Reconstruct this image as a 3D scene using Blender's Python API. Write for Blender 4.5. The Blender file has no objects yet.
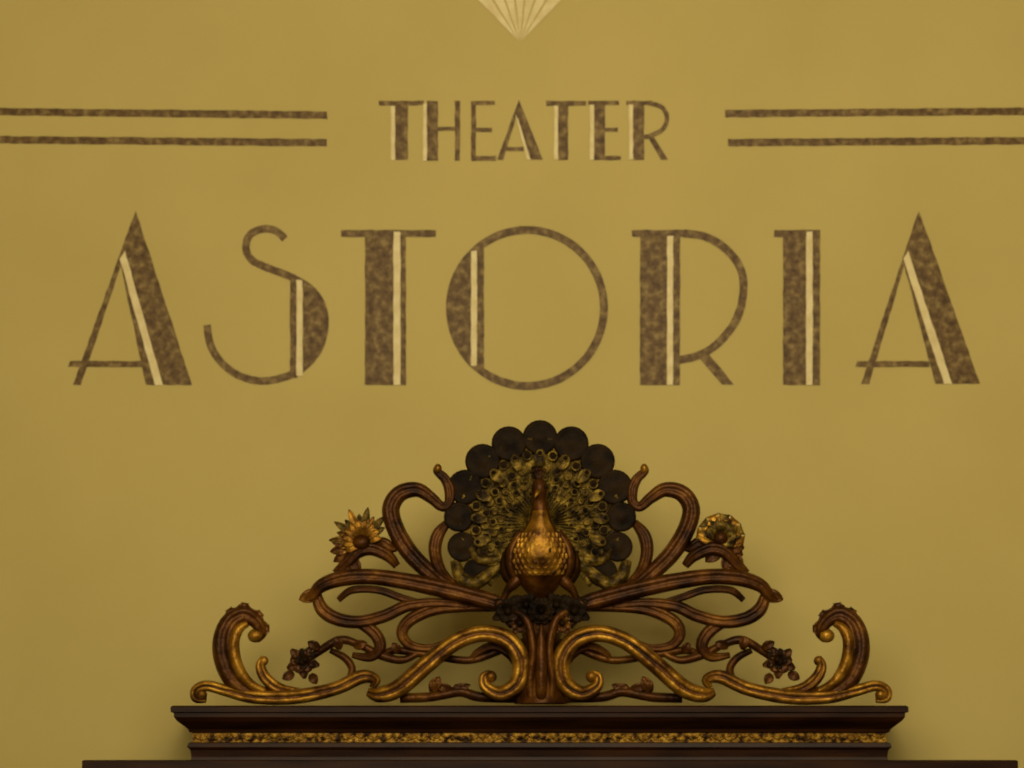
import bpy, bmesh, math, random
from mathutils import Vector
random.seed(4)
S=0.0025; ZC=3.2; D=8.0
PH=762.0; ZK=ZC-(PH-384)*S     # eye level of the viewer
scene=bpy.context.scene
try: scene.view_settings.view_transform='Standard'
except Exception: pass

# ---------------- materials ----------------
def mat(name, cols, scale=20, rough=0.5, metal=0.0, bump=0.0, bscale=None, detail=6, spec=0.5, stops=None, stretch=None):
    m=bpy.data.materials.new(name); m.use_nodes=True
    nt=m.node_tree; b=nt.nodes['Principled BSDF']
    tc=nt.nodes.new('ShaderNodeTexCoord'); mp=nt.nodes.new('ShaderNodeMapping')
    nt.links.new(tc.outputs['Object'],mp.inputs['Vector'])
    if stretch: mp.inputs['Scale'].default_value=stretch
    n=nt.nodes.new('ShaderNodeTexNoise'); n.inputs['Scale'].default_value=scale; n.inputs['Detail'].default_value=detail
    nt.links.new(mp.outputs[0],n.inputs['Vector'])
    r=nt.nodes.new('ShaderNodeValToRGB')
    k=len(cols)
    st=stops or [0.35+0.3*i/max(1,k-1) for i in range(k)]
    while len(r.color_ramp.elements)<k: r.color_ramp.elements.new(0.5)
    for i,c in enumerate(cols):
        r.color_ramp.elements[i].position=st[i]
    for i,c in enumerate(cols):
        r.color_ramp.elements[i].color=(*c,1)
    nt.links.new(n.outputs['Fac'],r.inputs['Fac'])
    nt.links.new(r.outputs['Color'],b.inputs['Base Color'])
    b.inputs['Roughness'].default_value=rough; b.inputs['Metallic'].default_value=metal
    b.inputs['Specular IOR Level'].default_value=spec
    if bump>0:
        n2=nt.nodes.new('ShaderNodeTexNoise'); n2.inputs['Scale'].default_value=bscale or scale; n2.inputs['Detail'].default_value=4
        nt.links.new(tc.outputs['Object'],n2.inputs['Vector'])
        bp=nt.nodes.new('ShaderNodeBump'); bp.inputs['Strength'].default_value=bump; bp.inputs['Distance'].default_value=0.01
        nt.links.new(n2.outputs['Fac'],bp.inputs['Height']); nt.links.new(bp.outputs[0],b.inputs['Normal'])
    return m
M_wall=mat('wall_paint',[(0.61,0.49,0.165),(0.65,0.525,0.182)],scale=2.2,rough=0.8,bump=0.03,bscale=60,spec=0.1)
M_brown=mat('bronze_paint',[(0.080,0.042,0.011),(0.16,0.092,0.026),(0.37,0.26,0.085)],scale=55,rough=0.5,spec=0.2,stops=[0.30,0.48,0.74],detail=14)
M_cream=mat('cream_paint',[(0.78,0.63,0.27),(0.92,0.79,0.40)],scale=30,rough=0.5,spec=0.3)
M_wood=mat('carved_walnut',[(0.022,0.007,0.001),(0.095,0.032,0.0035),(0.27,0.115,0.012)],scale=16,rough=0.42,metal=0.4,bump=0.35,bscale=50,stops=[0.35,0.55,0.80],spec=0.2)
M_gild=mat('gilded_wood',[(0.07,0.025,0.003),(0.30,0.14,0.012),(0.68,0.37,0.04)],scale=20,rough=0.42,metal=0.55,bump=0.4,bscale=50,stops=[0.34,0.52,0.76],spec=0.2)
M_fan=mat('bronzed_feathers',[(0.024,0.013,0.002),(0.135,0.083,0.011),(0.42,0.27,0.036)],scale=42,rough=0.45,metal=0.4,bump=0.5,bscale=110,stops=[0.37,0.53,0.72],spec=0.2)
M_dark=mat('dark_lacquer',[(0.006,0.003,0.0008),(0.024,0.012,0.0025)],scale=30,rough=0.6,bump=0.2,bscale=80,spec=0.08)
M_case=mat('case_walnut',[(0.014,0.004,0.001),(0.038,0.012,0.002)],scale=6,rough=0.42,stretch=(1,8,8),bump=0.05,spec=0.15)
M_frieze=mat('frieze_gilding',[(0.03,0.012,0.002),(0.26,0.13,0.010),(0.52,0.30,0.04)],scale=60,rough=0.45,metal=0.45,stops=[0.40,0.53,0.70],spec=0.2)
M_floor=mat('floor_wood',[(0.08,0.04,0.015),(0.14,0.07,0.03)],scale=4,rough=0.5,stretch=(1,10,1))
M_ceil=mat('ceiling_plaster',[(0.5,0.42,0.25),(0.55,0.46,0.28)],scale=3,rough=0.9)

def link(o,parent=None):
    scene.collection.objects.link(o)
    if parent: o.parent=parent
    return o
def empty(name):
    e=bpy.data.objects.new(name,None); return link(e)
class MB:
    def __init__(s): s.v=[]; s.f=[]; s.m=[]
    def add(s,vs,fs,mi=0):
        b=len(s.v); s.v+=[tuple(v) for v in vs]; s.f+=[tuple(b+i for i in f) for f in fs]
        s.m+=([mi]*len(fs) if isinstance(mi,int) else list(mi))
    def obj(s,name,mats,parent=None,smooth=True,subsurf=0):
        me=bpy.data.meshes.new(name); me.from_pydata(s.v,[],s.f)
        for m in mats: me.materials.append(m)
        for p,i in zip(me.polygons,s.m): p.material_index=i; p.use_smooth=smooth
        bm=bmesh.new(); bm.from_mesh(me); bmesh.ops.recalc_face_normals(bm,faces=bm.faces); bm.to_mesh(me); bm.free()
        o=bpy.data.objects.new(name,me); link(o,parent)
        return o

def box(name,x0,x1,y0,y1,z0,z1,m,parent=None):
    b=MB(); v=[(x,y,z) for x in(x0,x1) for y in(y0,y1) for z in(z0,z1)]
    b.add(v,[(0,1,3,2),(4,6,7,5),(0,4,5,1),(2,3,7,6),(0,2,6,4),(1,5,7,3)])
    return b.obj(name,[m],parent,smooth=False)
# ---------------- room ----------------
box('wall_back',-4.2,4.2,0,0.2,0,4.8,M_wall)
box('wall_left',-4.4,-4.2,-9.5,0.2,0,4.8,M_wall)
box('wall_right',4.2,4.4,-9.5,0.2,0,4.8,M_wall)
box('floor',-4.4,4.4,-9.5,0.2,-0.2,0,M_floor)
box('ceiling',-4.4,4.4,-9.5,0.2,4.8,5.0,M_ceil)

# ---------------- painted lettering ----------------
def W(px,py,d=0.0): return ((px-512)*S,-d-0.0003,ZC-(py-384)*S)
def cr(pts,n=8,closed=False):
    out=[]; N=len(pts)
    for i in range(N-1 if not closed else N):
        def g(j): return pts[j%N] if closed else pts[max(0,min(N-1,j))]
        p0,p1,p2,p3=g(i-1),g(i),g(i+1),g(i+2)
        for k in range(n):
            t=k/n
            out.append(tuple(0.5*((2*b)+(-a+c)*t+(2*a-5*b+4*c-d)*t*t+(-a+3*b-3*c+d)*t**3) for a,b,c,d in zip(p0,p1,p2,p3)))
    if not closed: out.append(tuple(pts[-1]))
    return out
class Paint:
    def __init__(s): s.b=MB(); s.k=0
    def poly(s,pts,cream=False,jit=0.35):
        q=[]
        for i in range(len(pts)):
            a=pts[i]; b=pts[(i+1)%len(pts)]; L=math.hypot(b[0]-a[0],b[1]-a[1]); n=max(1,int(L/7))
            for k in range(n):
                t=k/n; q.append((a[0]+(b[0]-a[0])*t+random.uniform(-jit,jit),a[1]+(b[1]-a[1])*t+random.uniform(-jit,jit)))
        s.k+=1
        d=(0.0024 if cream else 0.0008)+s.k*0.00004
        n=len(q)
        vs=[W(x,y,d) for x,y in q]
        s.b.add(vs,[tuple(range(n))],1 if cream else 0)
    def strip(s,L,R,cream):
        s.k+=1
        d=(0.0024 if cream else 0.0008)+s.k*0.00004
        n=len(L); vs=[W(x+random.uniform(-.2,.2),y+random.uniform(-.2,.2),d) for x,y in L+R]
        s.b.add(vs,[(i,i+1,n+i+1,n+i) for i in range(n-1)],1 if cream else 0)
    def stroke(s,pts,w,cream=False,smooth=True,closed=False):
        p=cr(pts,8) if smooth else pts
        L=[];R=[];N=len(p)
        for i in range(N):
            a=p[(i-1)%N] if closed else p[max(0,i-1)];b=p[(i+1)%N] if closed else p[min(N-1,i+1)]
            dx,dy=b[0]-a[0],b[1]-a[1];l=math.hypot(dx,dy) or 1
            nx,ny=-dy/l*w/2,dx/l*w/2
            L.append((p[i][0]+nx,p[i][1]+ny));R.append((p[i][0]-nx,p[i][1]-ny))
        if closed: L.append(L[0]);R.append(R[0])
        s.strip(L,R,cream)
    def rect(s,x0,y0,x1,y1,cream=False): s.poly([(x0,y0),(x1,y0),(x1,y1),(x0,y1)],cream)
    def obj(s,name):
        me=bpy.data.meshes.new(name); me.from_pydata(s.b.v,[],s.b.f)
        me.materials.append(M_brown); me.materials.append(M_cream)
        for p,i in zip(me.polygons,s.b.m): p.material_index=i
        me.update()
        bm=bmesh.new(); bm.from_mesh(me)
        bm.normal_update()
        bmesh.ops.reverse_faces(bm,faces=[f for f in bm.faces if f.normal.y>0])
        bm.to_mesh(me); bm.free()
        o=bpy.data.objects.new(name,me); return link(o)

P=Paint()
def bigA(P,ax,ay,lf,foot,rf,inner0,inner1,cb):
    P.poly([(ax-1,ay+1),(ax-11,ay+42),(lf+8,foot),(lf,foot)])
    P.poly([(ax,ay),(rf,foot),(inner1,foot),(ax-14,ay+40)])
    P.poly([(ax-16,ay+48),(ax-11,ay+40),(inner1,foot),(inner0,foot)],True)
    P.poly([(ax-17,ay+46),(ax-14,ay+46),(inner0,foot),(inner0-9,foot)])
    P.poly([(cb[0],361),(cb[1],361),(cb[1]+1,367),(cb[0]-2,367)])
bigA(P,136,211,73,385,192,155,163,(70,147))
bigA(P,919,211,861,384,980,944,952,(857,929))
# S
P.stroke([(285,239),(276,231),(263,229),(250,235),(246,248),(252,260),(268,268),(291,277),(311,289),(322,305),(325,326),(319,349),(304,367),(285,377),(262,381),(240,376),(222,363),(211,346),(207,325)],7.5)
P.poly([(303,280),(316,291),(325,308),(328,328),(321,350),(303,371)])
P.rect(290,277,297,378); P.rect(296.5,280,302.5,376,True)
# T
P.rect(341,230,436,237); P.rect(365,236,394,385); P.rect(393.5,232,400.5,385,True); P.rect(400,236,406,385)
# O
cx,cy=527,308
ring=[(cx+77*math.cos(2*math.pi*k/72),cy+78*math.sin(2*math.pi*k/72)) for k in range(72)]
P.stroke(ring,8,smooth=False,closed=True)
P.poly([(cx+80*math.cos(math.radians(134+92*k/24)),cy+80*math.sin(math.radians(134+92*k/24))) for k in range(25)])
P.rect(477,246,484,371); P.rect(471,251,477,366,True)
# R
P.rect(632,230,690,237); P.rect(640,236,667,385); P.rect(667,236,673,385,True); P.rect(673,236,680,385)
P.stroke([(684,233.5),(706,237),(727,250),(741,270),(743,295),(735,322),(716,345),(697,356),(678,360)],8)
P.poly([(697,355),(707,351),(734,385),(722,385)])
# I
P.rect(774,230,820,237); P.rect(783,236,806,385); P.rect(806,232,812.5,385,True); P.rect(812,236,820,385)
P.obj('painted_sign_astoria')
# THEATER
P=Paint()
P.rect(379,101,419,106); P.rect(395,105,408,160); P.rect(391,106,395,160,True)
P.rect(427,101,438,161); P.rect(423,104,427,161,True); P.rect(417,101,424,105); P.rect(438,127,456,131); P.rect(455,101,460,161)
P.rect(471,101,476,161); P.rect(475,101,495,105); P.rect(475,128,492,132); P.rect(475,156,496,161)
P.poly([(519,100),(543,160),(530,160),(515,116)]); P.poly([(515,114),(518,120),(531,160),(527,160)],True)
P.poly([(519,100),(518,112),(503,160),(497,160)]); P.rect(504,147,524,151)
P.rect(546,101,586,106); P.rect(558,105,568,160); P.rect(554,106,558,160,True)
P.rect(594,101,605,160); P.rect(590,105,594,160,True); P.rect(588,101,619,105); P.rect(605,128,618,132); P.rect(605,156,621,160)
P.rect(633,101,644,160); P.rect(629,105,633,160,True); P.rect(626,101,652,105)
P.stroke([(648,103),(661,107),(667,117),(663,129),(650,136),(643,137)],4.5); P.poly([(647,136),(652,134),(668,160),(661,160)])
P.obj('painted_sign_theater')
# rules
P=Paint()
P.poly([(-300,103),(0,108),(327,111.5),(327,119),(0,115.5),(-300,110.5)]); P.poly([(-300,131),(0,136),(327,139),(327,146.5),(0,143.5),(-300,138)])
P.obj('painted_double_rule')
P=Paint()
P.poly([(725,110),(1024,107.5),(1330,105),(1330,112),(1024,115),(725,117.5)]); P.poly([(728,139),(1024,137),(1330,135),(1330,142),(1024,144.5),(728,146.5)])
P.obj('painted_double_rule.001')
# fan motif
P=Paint()
ap=(520,43)
n=7
for i in range(n):
    a0=math.radians(-135+90*(i+0.06)/n); a1=math.radians(-135+90*(i+0.90)/n)
    r0=2; r1=92 if i%2 else 84
    P.poly([(ap[0]+r0*math.cos((a0+a1)/2),ap[1]+r0*math.sin((a0+a1)/2)),(ap[0]+r1*math.cos(a0),ap[1]+r1*math.sin(a0)),(ap[0]+(r1+8)*math.cos((a0+a1)/2),ap[1]+(r1+8)*math.sin((a0+a1)/2)),(ap[0]+r1*math.cos(a1),ap[1]+r1*math.sin(a1))],True,0.2)
P.obj('painted_fan_motif')

# ---------------- carved crest ----------------
Y0=-0.40; s2=S*(D+Y0)/D
def O(px,py,d=0.0): return ((px-512)*s2,Y0-d*s2,ZK-(py-PH)*s2)
crest=empty('carved_peacock_crest')
AX=541
PROF=[(-1,0),(-.93,.42),(-.72,.80),(-.42,.98),(-.2,.86),(0,.78),(.2,.86),(.42,.98),(.72,.80),(.93,.42),(1,0),(.8,-.6),(0,-.8),(-.8,-.6)]
PR2=[(-1,0),(-.9,.45),(-.65,.78),(-.35,.98),(0,1.05),(.35,.98),(.65,.78),(.9,.45),(1,0),(.8,-.6),(0,-.8),(-.8,-.6)]
def sweep(b,pts,depth=0,prof=PROF,mi=0,mir=True,arch=4,n=7):
    for sgn in ((1,-1) if mir else (1,)):
        p=cr([(q[0],q[1],q[2]) for q in pts],n)
        vs=[];N=len(p);k=len(prof)
        for i,(x,y,r) in enumerate(p):
            r=max(r,0.6)
            a=p[max(0,i-1)];c=p[min(N-1,i+1)]
            dx,dy=c[0]-a[0],c[1]-a[1];l=math.hypot(dx,dy) or 1
            nx,ny=-dy/l,dx/l
            dd=depth+arch*math.sin(math.pi*i/(N-1))
            for u,v in prof:
                X=x+nx*u*r;Y=y+ny*u*r
                if sgn<0: X=2*AX-X
                vs.append(O(X,Y,dd+v*r*1.1))
        fs=[];ms=[]
        nf=k-3
        for i in range(N-1):
            for j in range(k):
                fs.append((i*k+j,i*k+(j+1)%k,(i+1)*k+(j+1)%k,(i+1)*k+j))
                side = j<1 or j>=nf-1
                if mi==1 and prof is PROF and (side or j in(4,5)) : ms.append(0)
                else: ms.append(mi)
        fs.append(tuple(range(k)));fs.append(tuple((N-1)*k+j for j in range(k))); ms+=[mi,mi]
        b.add(vs,fs,ms)
def blob(b,x,y,d,rx,ry,rz,mi=0,mir=True,seg=12,rings=8,rot=0):
    for sgn in ((1,-1) if mir else (1,)):
        vs=[];fs=[]
        for i in range(rings+1):
            th=math.pi*i/rings
            for j in range(seg):
                ph=2*math.pi*j/seg
                u=rx*math.sin(th)*math.cos(ph); w=ry*math.cos(th); dd=rz*math.sin(th)*math.sin(ph)
                X=u*math.cos(rot)-w*math.sin(rot); Y=u*math.sin(rot)+w*math.cos(rot)
                xx=x+X
                if sgn<0: xx=2*AX-xx
                vs.append(O(xx,y+Y,d+dd))
        for i in range(rings):
            for j in range(seg):
                fs.append((i*seg+j,i*seg+(j+1)%seg,(i+1)*seg+(j+1)%seg,(i+1)*seg+j))
        b.add(vs,fs,mi)
def petal(b,x,y,d,ang,L,Wd,mi=0,mir=True,lift=4,base=2,blunt=0.08):
    for sgn in ((1,-1) if mir else (1,)):
        vs=[];n=8
        for side in (0,-2.6):
            for i in range(n+1):
                t=i/n; w=Wd*(math.sin(math.pi*min(1,(t*0.9+0.06))**0.9))**0.8
                if i==n: w=Wd*blunt
                for u in (-1,-0.5,0,0.5,1):
                    lx=base+L*t; ly=u*w
                    X=x+lx*math.cos(ang)-ly*math.sin(ang); Y=y+lx*math.sin(ang)+ly*math.cos(ang)
                    if sgn<0: X=2*AX-X
                    dd=d+lift*math.sin(t*math.pi*0.8)+abs(u)*0.35*Wd+side-(1.2 if abs(u)==.5 else 0)
                    vs.append(O(X,Y,dd))
        m=5;h=(n+1)*m;fs=[]
        for i in range(n):
            for j in range(m-1):
                a=i*m+j
                fs.append((a,a+1,a+m+1,a+m)); fs.append((h+a,h+a+m,h+a+m+1,h+a+1))
            fs.append((i*m,(i+1)*m,h+(i+1)*m,h+i*m)); a=i*m+m-1; fs.append((a,h+a,h+a+m,a+m))
        for j in range(m-1):
            fs.append((j,h+j,h+j+1,j+1)); a=n*m+j; fs.append((a,a+1,h+a+1,h+a))
        b.add(vs,fs,mi)

sc=MB()  # mats 0 wood,1 gild,2 dark
# upper arm
sweep(sc,[(470,598,3),(450,588,6),(430,573,8),(410,553,9),(396,530,9),(391,509,9),(400,494,8.5),(417,490,7.5),(431,498,6),(442,507,5),(449,503,5),(450,490,6),(445,479,5),(437,471,4),(438,465,2)],0)
sweep(sc,[(456,586,3),(441,571,5.5),(435,552,6.5),(438,535,6.5),(448,522,4)],-2)
blob(sc,438,469,4,4,5,4,1)
# middle band
sweep(sc,[(303,601,2),(312,597,5),(322,586,7),(342,579,8),(370,577,8),(402,581,8.5),(437,588,9),(470,596,9),(505,606,8),(528,616,5)],4)
petal(sc,322,592,4,math.radians(160),22,7,0,lift=3)
sweep(sc,[(316,593,5),(322,609,7),(337,619,7),(360,622,6.5),(385,616,6.5),(408,606,6),(440,603,5),(470,606,4)],0)
sweep(sc,[(345,619,4),(362,624,6),(376,635,6.5),(380,648,6),(370,657,5),(352,655,3)],-2)
sweep(sc,[(510,607,5),(470,606,6),(435,609,6.5),(410,620,6.5),(402,633,6),(410,645,5),(430,648,4),(450,640,3)],-4)
sweep(sc,[(338,600,3),(352,590,4),(378,590,4),(402,598,4),(425,604,3)],-4)
# thin vines
sweep(sc,[(297,668,3),(318,652,4),(340,640,4.5),(360,645,4),(380,655,4.5),(402,660,4),(420,652,3)],-4,PR2)
sweep(sc,[(380,655,3),(396,650,4),(430,655,4),(470,660,4),(505,648,4),(525,640,3)],-8,PR2)
sweep(sc,[(325,690,3),(345,684,4),(352,670,4),(345,658,4),(330,650,3)],-6,PR2)
# gold S scroll
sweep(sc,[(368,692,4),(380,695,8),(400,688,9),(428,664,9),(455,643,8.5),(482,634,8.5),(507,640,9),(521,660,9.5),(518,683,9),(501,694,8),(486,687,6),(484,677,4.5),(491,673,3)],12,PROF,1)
blob(sc,491,677,14,6,6,6,1)
# base scroll
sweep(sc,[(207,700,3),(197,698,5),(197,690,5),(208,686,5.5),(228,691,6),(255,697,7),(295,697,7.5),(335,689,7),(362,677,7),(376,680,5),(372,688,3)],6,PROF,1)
blob(sc,202,695,8,6,6,6,1)
# outer upright
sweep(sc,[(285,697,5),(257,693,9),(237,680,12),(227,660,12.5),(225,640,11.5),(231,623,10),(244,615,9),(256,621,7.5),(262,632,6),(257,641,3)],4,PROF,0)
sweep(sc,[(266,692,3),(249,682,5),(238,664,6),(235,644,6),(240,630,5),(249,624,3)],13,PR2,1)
for (x,y,a,L) in ((236,619,-125,10),(244,615,-80,10),(254,620,-40,9),(261,629,0,7)):
    petal(sc,x,y,7,math.radians(a),L,7,0,lift=3,blunt=0.6)
blob(sc,256,636,7,8,7,7,1)
sweep(sc,[(300,692,4),(280,689,6),(266,678,6),(261,666,5),(264,657,3)],4,PROF,1)
blob(sc,264,661,6,5,5,5,1)
# small leaves along bottom
for (x,y,a,L,w) in ((430,694,-60,18,6),(437,695,-100,15,6),(448,693,-20,22,5),(455,692,200,18,5),(470,694,-150,16,5),(340,652,-100,14,5),(352,648,-20,14,5),(400,655,-120,12,5),(322,650,-150,14,5),(388,692,-20,16,6)):
    petal(sc,x,y,4,math.radians(a),L,w,0)
sweep(sc,[(400,698,5),(430,697,5),(460,692,5),(480,697,5),(520,698,5)],0,PR2,0)
sweep(sc,[(540,690,5),(524,672,6),(512,655,6),(495,646,5),(478,652,4),(470,662,3)],-4,PROF,0)
# centre pillar
sweep(sc,[(541,596,10),(541,612,17),(541,630,20),(541,650,17),(541,670,20),(541,690,24),(541,704,27)],0,PR2,0,mir=False,arch=0)
sweep(sc,[(532,704,5),(530,680,4),(533,650,4),(527,622,4),(515,612,3)],20,PR2,0)
sweep(sc,[(541,625,2),(541,650,5),(541,690,6),(541,702,4)],24,PR2,0,mir=False)
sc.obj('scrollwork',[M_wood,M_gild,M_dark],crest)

# flowers
fl=MB()
def rosette(x,y,d,r,n,mi,rot=0,cm=1,layers=2,blunt=0.3):
    for l in range(layers):
        for i in range(n):
            a=rot+2*math.pi*(i+0.5*l)/n
            petal(fl,x,y,d+l*3,a,r*(1-0.3*l),r*0.36,mi,lift=3,blunt=blunt)
    blob(fl,x,y,d+6,r*0.28,r*0.28,r*0.3,cm)
rosette(303,662,4,15,5,0,0.2,2); rosette(306,660,8,10,5,2,0.6,2,1,0.5)
petal(fl,296,672,4,math.radians(150),13,5,0); petal(fl,310,672,4,math.radians(60),12,5,0)
for (x,y,r) in ((508,612,15),(526,606,12),(520,624,11)):
    rosette(x,y,16,r,5,2 if r>11 else 0,random.random(),2)
rosette(541,612,24,12,5,2,0,2)
def one(x,y,d,a,L,w,mi,lift=4,bl=0.08): petal(fl,x,y,d,math.radians(a),L,w,mi,mir=False,lift=lift,blunt=bl)
for i,a in enumerate(range(-215,-20,17)):
    one(362,540,2,a,24 if i%2 else 31,4.6,1 if i%3 else 3)
for a in range(-220,0,24): one(362,540,7,a,18,4.5,3)
blob(fl,362,543,8,10,8,7,0,mir=False)
for a in (150,172,195): one(358,548,2,a,26,6,0)
for a in (60,90,120): one(350,556,2,a,18,6,0)
for i,a in enumerate(range(-170,40,30)):
    one(720,538,2,a,22,9,1 if i%2 else 3,bl=0.7)
for a in range(-150,60,36): one(720,537,7,a,14,7,1,bl=0.6)
blob(fl,720,539,8,8,7,7,0,mir=False)
for a in (20,0,140): one(722,548,2,a,20,7,0)
for a in (50,80,110): one(730,553,2,a,17,6,0)
fl.obj('carved_flowers',[M_wood,M_fan,M_dark,M_gild],crest)
st=MB()
sweep(st,[(336,574,5),(346,564,6),(358,552,7),(372,549,7),(388,556,6),(397,566,4)],0)
sweep(st,[(366,548,4),(382,543,6),(392,548,5),(400,545,3)],-2)
st.obj('flower_stems',[M_wood],crest)

# ---- peacock fan ----
fan=MB() # 0 fan 1 dark 2 gild
FX,FY=540,524
def fanR(a): return 80+6*max(0,math.sin(a))
seg=144; rings=14
A0,A1=math.radians(-52),math.radians(232)
vs=[]
for side in (0,1):
    for i in range(rings+1):
        t=i/rings
        for j in range(seg+1):
            a=A0+(A1-A0)*j/seg; R=fanR(a)*t
            ridge=2.4*abs(math.sin(j/seg*math.pi*18))*t
            d=-6+10*(t**2)+ridge-side*7
            vs.append(O(FX+R*math.cos(a),FY-R*math.sin(a),d))
fs=[];h=(rings+1)*(seg+1)
for i in range(rings):
    for j in range(seg):
        a=i*(seg+1)+j; fs+= [(a,a+1,a+seg+2,a+seg+1),(h+a,h+a+seg+1,h+a+seg+2,h+a+1)]
for j in range(seg):
    a=rings*(seg+1)+j; fs.append((a,a+1,h+a+1,h+a))
fan.add(vs,fs,0)
def disc(cx,cy,d,r,mi,rimmi,cup=0.35,k=16,rr=None):
    rr=rr or [(0,cup*r*0.35),(0.3,cup*r*0.2),(0.45,-cup*r*0.4),(0.7,-cup*r*0.1),(0.86,cup*r*0.45),(1.0,0),(0.95,-cup*r*1.2),(0,-cup*r*1.3)]
    vs=[];fs=[];ms=[]
    for q,dd in rr:
        for j in range(k):
            a=2*math.pi*j/k; vs.append(O(cx+q*r*math.cos(a),cy+q*r*math.sin(a),d+dd))
    for i in range(len(rr)-1):
        for j in range(k):
            fs.append((i*k+j,i*k+(j+1)%k,(i+1)*k+(j+1)%k,(i+1)*k+j)); ms.append(rimmi if i in(3,4) else mi)
    fan.add(vs,fs,ms)
NL=13
for i in range(NL):
    a=math.radians(-38+256*i/(NL-1))
    R=81+5*max(0,math.sin(a))
    if i in (0,NL-1): R=79
    r=17.5 if 2<i<NL-3 else 15
    disc(FX+R*math.cos(a),FY-R*math.sin(a),6,r,1,1,0.2,24,[(0,1.2),(0.3,0.9),(0.5,-0.4),(0.8,0.5),(0.93,0.8),(1.0,-0.6),(0.95,-3.5),(0,-4)])
    petal(fan,FX+(R-10)*math.cos(a),FY-(R-10)*math.sin(a),7,math.pi-a,17,5.5,0,mir=False,lift=1.2,blunt=0.5)
    disc(FX+(R-16)*math.cos(a),FY-(R-16)*math.sin(a),9.5,3.4,1,0,0.4,12)
    if i<NL-1:
        a2=a+math.radians(256/(NL-1)/2); disc(FX+(R-17)*math.cos(a2),FY-(R-17)*math.sin(a2),7,5.2,1,0,0.35)
for row,(R,n,r) in enumerate(((55,22,4.4),(47,20,3.8),(39,18,3.2),(31,15,2.7))):
    for i in range(n):
        a=math.radians(-38+256*(i+0.0)/(n-1))
        disc(FX+R*math.cos(a),FY-R*math.sin(a),4-1.3*row,r,1 if (i+row)%2 else 0,0,0.5,12)
def rib(a,r0,r1,w,d,mi):
    pts=[(FX+r*math.cos(a),FY-r*math.sin(a),w) for r in (r0,(r0+r1)/2,r1)]
    sweep(fan,pts,d,PR2,mi,mir=False,arch=0,n=3)
for i in range(39):
    a=math.radians(-40+260*i/38); rib(a,14,70,0.8,-1,0)
fan.obj('tail_fan',[M_fan,M_dark,M_gild],crest)

# ---- peacock body ----
bd=MB()
R=[(601,8,3,3,0),(597,9,10,8,0),(588,12,18,14,0),(577,15,25,18,0),(564,18,28,21,0),(551,20,27,20,0),(540,22,22,17,0),(530,24,15.5,13,0),(522,25,11,11,0),(513,26,8.5,8.5,0),(505,27,7,7.5,-0.5),(499,28,7,8,-1),(493,29,7.6,9,-1),(487,29,7,8,-1),(482,29,4,5,-1),(481,29,1,1,-1)]
RR=cr(R,3)
k=28;vs=[];fs=[];ms=[]
for (py,dc,rx,rd,xo) in RR:
    for j in range(k):
        a=2*math.pi*j/k; vs.append(O(540+xo+rx*math.cos(a),py,dc+rd*math.sin(a)))
for i in range(len(RR)-1):
    for j in range(k):
        fs.append((i*k+j,i*k+(j+1)%k,(i+1)*k+(j+1)%k,(i+1)*k+j))
        ms.append(2 if RR[i][0]<515 or RR[i][0]>578 or not (2<j<12) else 0)
fs.append(tuple(range(k))); ms.append(2)
bd.add(vs,fs,ms)
for row in range(8):
    py=538+row*5.0
    for a,b_ in zip(R[:-1],R[1:]):
        if a[0]>=py>=b_[0]:
            t=(a[0]-py)/(a[0]-b_[0]); dc=a[1]+(b_[1]-a[1])*t; rx=a[2]+(b_[2]-a[2])*t; rd=a[3]+(b_[3]-a[3])*t
    n=10
    for i in range(n):
        an=math.radians(28+124*(i+0.5*(row%2))/(n-0.5))
        blob(bd,540+rx*math.cos(an),py,dc+rd*math.sin(an)-0.6,rx*0.12,3.6,0.6,0 if (i*7+row*3)%5 else 2,mir=False,seg=8,rings=6)
def cone(p0,p1,r,mi):
    v0=Vector(O(*p0));v1=Vector(O(*p1));ax=(v1-v0).normalized();u=ax.orthogonal().normalized();w=ax.cross(u)
    vs=[v0+ (u*math.cos(2*math.pi*j/8)+w*math.sin(2*math.pi*j/8))*r*s2 for j in range(8)]+[v1]
    bd.add(vs,[(j,(j+1)%8,8) for j in range(8)]+[tuple(range(8))],mi)
cone((538,494,36),(534,502,46),3.2,0)
blob(bd,532.8,490,35,1.7,1.7,1.7,1,mir=False); blob(bd,544.7,490,35.5,1.7,1.7,1.7,1,mir=False)
for i,a in enumerate((-118,-104,-90,-76,-62)):
    x1=539+11*math.cos(math.radians(a)); y1=483+11*math.sin(math.radians(a))
    sweep(bd,[(539,483,1),(x1,y1,0.8)],28,PR2,2,mir=False,arch=0,n=3)
    blob(bd,x1,y1,28,1.8,2.2,1.6,2,mir=False,seg=8,rings=6)
for sgn in (1,-1):
    for q in range(4):
        vsn=[(540+sgn*(18+q*2.6),533+q*4,4),(540+sgn*(28+q*2.2),550+q*3,5),(540+sgn*(29+q*2),568+q*2,4.5),(540+sgn*(22+q*3),584,2)]
        sweep(bd,vsn,14-q*3,PR2,1 if q%2 else 2,mir=False,arch=3,n=5)
for sgn in (1,-1):
    sweep(bd,[(540+sgn*18,574,7),(540+sgn*26,584,6),(540+sgn*33,592,4),(540+sgn*37,602,3.5)],12,PR2,2,mir=False,arch=2,n=5)
    for t in (-8,0,8):
        sweep(bd,[(540+sgn*37,601,3),(540+sgn*37+t*0.7,605,2.6),(540+sgn*37+t,610,1.5)],15,PR2,2,mir=False,arch=2,n=4)
bd.obj('peacock_figure',[M_gild,M_dark,M_wood],crest)

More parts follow.
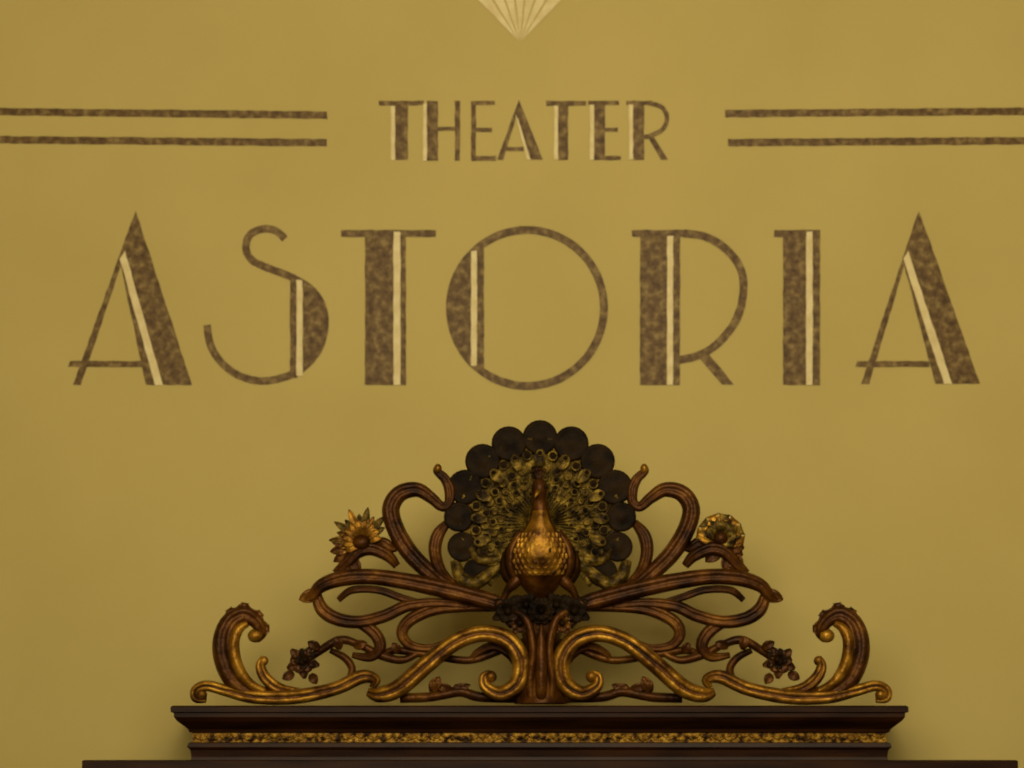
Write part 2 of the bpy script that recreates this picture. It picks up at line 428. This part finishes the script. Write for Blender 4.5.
tl=MB()
sweep(tl,[(455,560,5),(461,577,7),(474,584,7),(488,575,6),(500,566,5),(515,566,4)],0,PR2,0)
sweep(tl,[(470,548,4),(480,560,5),(495,560,5),(512,556,4)],2,PR2,0)
tl.obj('lower_tail_feathers',[M_fan],crest)

# ---------------- organ case with cornice ----------------
case=empty('organ_cabinet')
def zz(py,sc): return ZK-(py-PH)*sc
def loft(name,prof,cpx,hw0,yf,mats,sc,mis=None):
    b=MB();vs=[];fs=[];ms=[]
    cx=(cpx-512)*sc
    for (py,hw) in prof:
        y=yf+(hw0-hw)*sc; x=hw*sc; z=zz(py,sc)
        vs+=[(cx-x,-0.002,z),(cx-x,y,z),(cx+x,y,z),(cx+x,-0.002,z)]
    n=len(prof)
    for i in range(n-1):
        for j in range(4):
            fs.append((i*4+j,i*4+(j+1)%4,(i+1)*4+(j+1)%4,(i+1)*4+j)); ms.append((mis or {}).get(i,0))
    fs+=[(0,1,2,3),((n-1)*4,(n-1)*4+1,(n-1)*4+2,(n-1)*4+3)]; ms+=[0,0]
    b.add(vs,fs,ms)
    return b.obj(name,mats,case,smooth=False)
yf=-0.48; s3=S*(D+yf)/D
loft('upper_cornice',[(705.5,367),(707,369),(712,369),(713,366),(717,366),(721,363),(725,358),(729,353),(732,352),(733,349),(742,349),(743,353),(747,354),(750,351),(757,350),(768,352)],539.5,369,yf,[M_case,M_frieze],s3,{9:1})
fz=MB()
cxx=(539.5-512)*s3
yfr=yf+(369-349)*s3
x=-344
def fb(px,pz,rx,rz,tilt):
    vs=[];fs=[];seg,rg=8,5
    for i in range(rg+1):
        th=math.pi*i/rg
        for j in range(seg):
            ph=2*math.pi*j/seg
            u=rx*math.sin(th)*math.cos(ph); w=rz*math.cos(th); dd=1.6*math.sin(th)*math.sin(ph)
            vs.append((cxx+(px+u*math.cos(tilt)-w*math.sin(tilt))*s3,yfr-dd*s3,zz(737.5+pz,s3)+(u*math.sin(tilt)+w*math.cos(tilt))*s3))
    for i in range(rg):
        for j in range(seg): fs.append((i*seg+j,i*seg+(j+1)%seg,(i+1)*seg+(j+1)%seg,(i+1)*seg+j))
    fz.add(vs,fs,0)
i=0
while x<345:
    fb(x,math.sin(i*0.9)*1.6,4.2,1.6,0.6 if i%2 else -0.6)
    fb(x+2,-math.sin(i*0.9)*2.4,1.8,1.5,0); x+=6.2; i+=1
fz.obj('frieze_carving',[M_frieze],case)
yl=-0.56; s4=S*(D+yl)/D
loft('lower_cornice',[(760,466),(761,468),(770,468),(776,462),(786,450),(800,446)],550,468,yl,[M_case],s4)
zt=zz(800,s4); cx4=(550-512)*s4
box('case_body',cx4-446*s4,cx4+446*s4,yl+22*s4,-0.002,0.12,zt,M_case,case)
box('plinth',cx4-462*s4,cx4+462*s4,yl,-0.002,0.0,0.12,M_case,case)
for i in range(3):
    w=270*s4; xc=cx4+(i-1)*290*s4
    for (a,b_,c,d) in ((xc-w/2,xc+w/2,zt-0.14,zt-0.08),(xc-w/2,xc+w/2,0.22,0.28),(xc-w/2,xc-w/2+0.06,0.28,zt-0.14),(xc+w/2-0.06,xc+w/2,0.28,zt-0.14)):
        box('panel_frame',a,b_,yl+22*s4-0.02,yl+22*s4,c,d,M_wood,case)

# ---------------- lights, camera ----------------
def area(name,loc,tgt,size,power,col):
    l=bpy.data.lights.new(name,'AREA'); l.size=size; l.energy=power; l.color=col
    o=bpy.data.objects.new(name,l); link(o); o.location=loc
    o.rotation_euler=(Vector(tgt)-Vector(loc)).to_track_quat('-Z','Y').to_euler(); return o
area('ceiling_lamp',(0.6,-3.8,4.4),(0.1,0,2.8),1.7,66,(1,0.88,0.63))
area('hall_lamp',(-0.8,-6.5,4.0),(0,0,2.9),2.0,110,(1,0.88,0.63))
w=bpy.data.worlds.new('world'); scene.world=w; w.use_nodes=True
w.node_tree.nodes['Background'].inputs[0].default_value=(1,0.87,0.62,1); w.node_tree.nodes['Background'].inputs[1].default_value=0.14
cam=bpy.data.cameras.new('camera'); co=bpy.data.objects.new('camera',cam); link(co)
co.location=(0,-D,ZK); co.rotation_euler=(math.pi/2,0,0); cam.sensor_width=36; cam.lens=36*D/(1024*S)
cam.shift_y=(PH-384)/1024
cam.dof.use_dof=True; cam.dof.focus_distance=7.1; cam.dof.aperture_fstop=2.4
scene.camera=co
